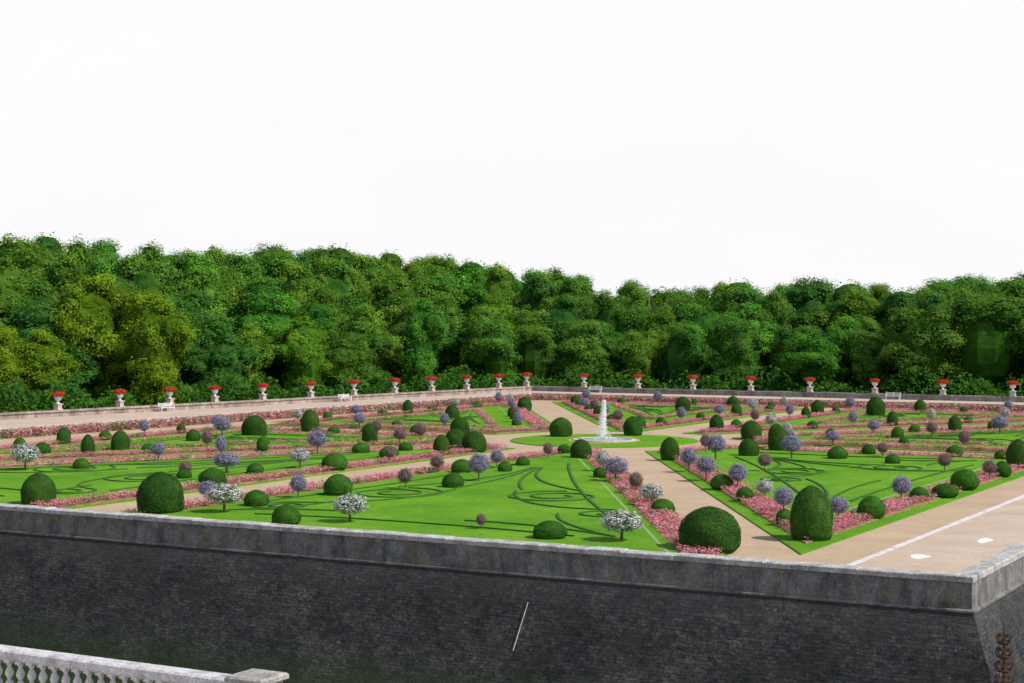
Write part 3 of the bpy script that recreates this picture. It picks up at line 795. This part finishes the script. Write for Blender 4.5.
# hill under the wood
mb = MB(); st = 8; idx = {}; vs = []; fs = []
ra = range(-35, 36); rb = range(-10, 34)
for i in ra:
    for j in rb:
        a, b = i*st, j*st+2; idx[(i, j)] = len(vs); vs.append((a, b, gz(a, b)+.01))
for i in list(ra)[:-1]:
    for j in list(rb)[:-1]:
        cs = [(i, j), (i+1, j), (i+1, j+1), (i, j+1)]
        if all(outd(p*st, q*st+2) > 6 for p, q in cs) and all(outd(p*st, q*st+2) < 220 for p, q in cs): fs.append([idx[c] for c in cs])
mb.add(vs, fs)
gobj('hill', mb.build('hill', [M_MEADOW]), kind='structure', label='low wooded rise beyond the garden')
mb = MB(); n = 44000
a = np.concatenate([RNG.uniform(-48, 95, n//2), np.zeros(n//2)]); b = np.concatenate([FB+RNG.uniform(4, 10, n//2), RNG.uniform(-30, 66, n//2)])
a[n//2:] = wall_a(np.minimum(b[n//2:], FB))-RNG.uniform(4, 10, n//2)
hh = 3.0+1.0*np.sin(a*.35)*np.cos(b*.31)+.7*np.sin(a*.9+b)
z = MZ+hh*RNG.random(n)**.55
mb.cloud(np.column_stack([a, b, z]), np.tile([.2, -.4, .8], (n, 1)), RNG.uniform(.28, .5, n), .55, 0, RNG.random(n)*.7)
o = gobj('undergrowth', mb.build('undergrowth', [M_TREE]), kind='stuff', label='dark leafy undergrowth below the wood edge', category='undergrowth')
o.color = (.55, .68, .65, 1)

# ------------------------------------------------------------------ foreground balustrade & forecourt
bz = 1.6; BB = -80.7; PE = 33.62
mb = MB(); mb.box(-40, PE+.8, -140, BB+.2, -1.2, bz)
gobj('pavement', mb.build('forecourt', [M_LIME]), kind='structure', label='raised stone forecourt beside the moat')
mb = MB(); mb.box(18, PE-.01, BB-.14, BB+.14, bz+.002, bz+.17)
ba = gobj('balustrade', mb.build('balustrade', [M_BALU]), label='pale stone balustrade with turned balusters at the moat edge', category='balustrade')
mb = MB(); mb.box(18, PE-.01, BB-.12, BB+.12, bz+.82, bz+.86); slab(mb, 18, PE-.07, BB-.18, BB+.18, bz+.862, bz+1.0)
gobj('handrail', mb.build('handrail', [M_BALU]), parent=ba)
mb = MB(); mb.box(PE, PE+.56, BB-.28, BB+.28, bz+.002, bz+1.0); slab(mb, PE-.06, PE+.63, BB-.34, BB+.34, bz+1.001, bz+1.09)
gobj('pier', mb.build('pier', [M_PIER]), parent=ba)
mb = MB(); z0 = .17
mb.box(-.07, .07, -.07, .07, z0, z0+.06); mb.box(-.07, .07, -.07, .07, z0+.59, z0+.649)
mb.lathe([(.050, z0+.06), (.055, z0+.08), (.030, z0+.11), (.045, z0+.15), (.072, z0+.21), (.068, z0+.26), (.038, z0+.31), (.026, z0+.325), (.038, z0+.34), (.068, z0+.39), (.072, z0+.44), (.045, z0+.50), (.030, z0+.54), (.055, z0+.57), (.050, z0+.59)], 14)
bal = mb.build('baluster', [M_BALU], False)
x = 24.55
while x < PE-.1:
    obj('baluster', bal, parent=ba, loc=(x, BB, bz)); x += .25

# ------------------------------------------------------------------ leaning pole on the wall
def wface(z): return NB-(.42+(-.45-z)*2.23/5.55)-.05
a1 = a_at(528, wface(-1.25)); a2 = a_at(513, wface(-2.75))
mb = MB(); mb.tube([(a1, wface(-1.25), -1.25), ((a1+a2)/2, wface(-2.0), -2.0), (a2, wface(-2.75), -2.75)], [.013, .014, .015], 6)
gobj('pole', mb.build('pole', [M_POLE]), label='thin pale pole leaning against the dark moat wall', category='pole')

# ------------------------------------------------------------------ rusty iron lamp post
lx, ly = G(1005, 625, 4.4)
pe = obj('lamp_post', None, loc=(lx, ly, -1.0), label='rusty wrought iron post with an openwork finial', category='lamp post')
mb = MB(); mb.lathe([(.14, 0), (.14, .3), (.06, .4), (.03, 4.45), (.035, 4.5)], 12)
obj('post', mb.build('post', [M_RUST]), parent=pe)
mb = MB()
for lv in range(5):
    z = 4.50+lv*.165; R = .12-.010*lv
    for j in range(6):
        an = j*math.pi/3; c, s2 = math.cos(an), math.sin(an)
        mb.tube([(R*.15*c, R*.15*s2, z), (R*.8*c, R*.8*s2, z+.02), (R*1.1*c, R*1.1*s2, z+.08), (R*.9*c, R*.9*s2, z+.13), (R*.6*c, R*.6*s2, z+.12), (R*.6*c, R*.6*s2, z+.08)], [.010, .010, .009, .008, .008, .006], 5)
    ring = [(R*.95*math.cos(i*math.pi/8), R*.95*math.sin(i*math.pi/8), z+.03) for i in range(17)]
    mb.tube(ring, [.008]*17, 5)
mb.tube([(0, 0, 4.45), (0, 0, 5.2), (0, 0, 5.42)], [.018, .014, .004], 6)
obj('finial', mb.build('finial', [M_RUST]), parent=pe)

# ------------------------------------------------------------------ world, sun, camera
EL = math.radians(44); sdir = Vector((.89, -.455, 0)).normalized()
sv = Vector((sdir.x*math.cos(EL), sdir.y*math.cos(EL), math.sin(EL)))
w = bpy.data.worlds.new('World'); scene.world = w; w.use_nodes = True
nt = w.node_tree; nt.nodes.clear(); out = nt.nodes.new('ShaderNodeOutputWorld')
sky = nt.nodes.new('ShaderNodeTexSky'); sky.sky_type = 'NISHITA'; sky.sun_disc = False
sky.sun_elevation = EL; sky.sun_rotation = math.atan2(sdir.x, sdir.y)
b1 = nt.nodes.new('ShaderNodeBackground'); b1.inputs[1].default_value = .12; nt.links.new(sky.outputs[0], b1.inputs[0])
tc = nt.nodes.new('ShaderNodeTexCoord'); sp = nt.nodes.new('ShaderNodeSeparateXYZ'); nt.links.new(tc.outputs['Generated'], sp.inputs[0])
mpn = nt.nodes.new('ShaderNodeMapping'); mpn.inputs['Scale'].default_value = (1, 1, 3); nt.links.new(tc.outputs['Generated'], mpn.inputs[0])
cn = noise(nt, mpn.outputs[0], 2.2, 5, .6)
cr_ = ramp(nt, [(.3, (.955, .95, .985)), (.6, (1.0, .995, 1.0))], cn)
b2 = nt.nodes.new('ShaderNodeBackground'); b2.inputs[1].default_value = 1.0; nt.links.new(cr_.outputs[0], b2.inputs[0])
mr = nt.nodes.new('ShaderNodeMapRange'); mr.inputs['From Min'].default_value = .30; mr.inputs['From Max'].default_value = .65
nt.links.new(sp.outputs[2], mr.inputs[0])
mx = nt.nodes.new('ShaderNodeMixShader'); nt.links.new(mr.outputs[0], mx.inputs[0]); nt.links.new(b2.outputs[0], mx.inputs[1]); nt.links.new(b1.outputs[0], mx.inputs[2])
nt.links.new(mx.outputs[0], out.inputs[0])
L = bpy.data.lights.new('sun', 'SUN'); L.energy = 4.8; L.angle = math.radians(.5); L.color = (1, .96, .88)
lo = bpy.data.objects.new('sun', L); COL.objects.link(lo); lo.rotation_euler = sv.to_track_quat('Z', 'Y').to_euler(); lo.location = (60, 0, 80)

cam = bpy.data.cameras.new('camera'); cam.sensor_width = 36; cam.lens = FOC/1024*36; cam.clip_end = 9000; cam.clip_start = .5
co = bpy.data.objects.new('camera', cam); COL.objects.link(co); co.location = (0, 0, CAMH)
co.rotation_euler = (math.radians(90)-math.atan(21.5/FOC), 0, 0)
scene.camera = co
scene.view_settings.view_transform = 'Standard'; scene.view_settings.look = 'None'; scene.view_settings.exposure = 0
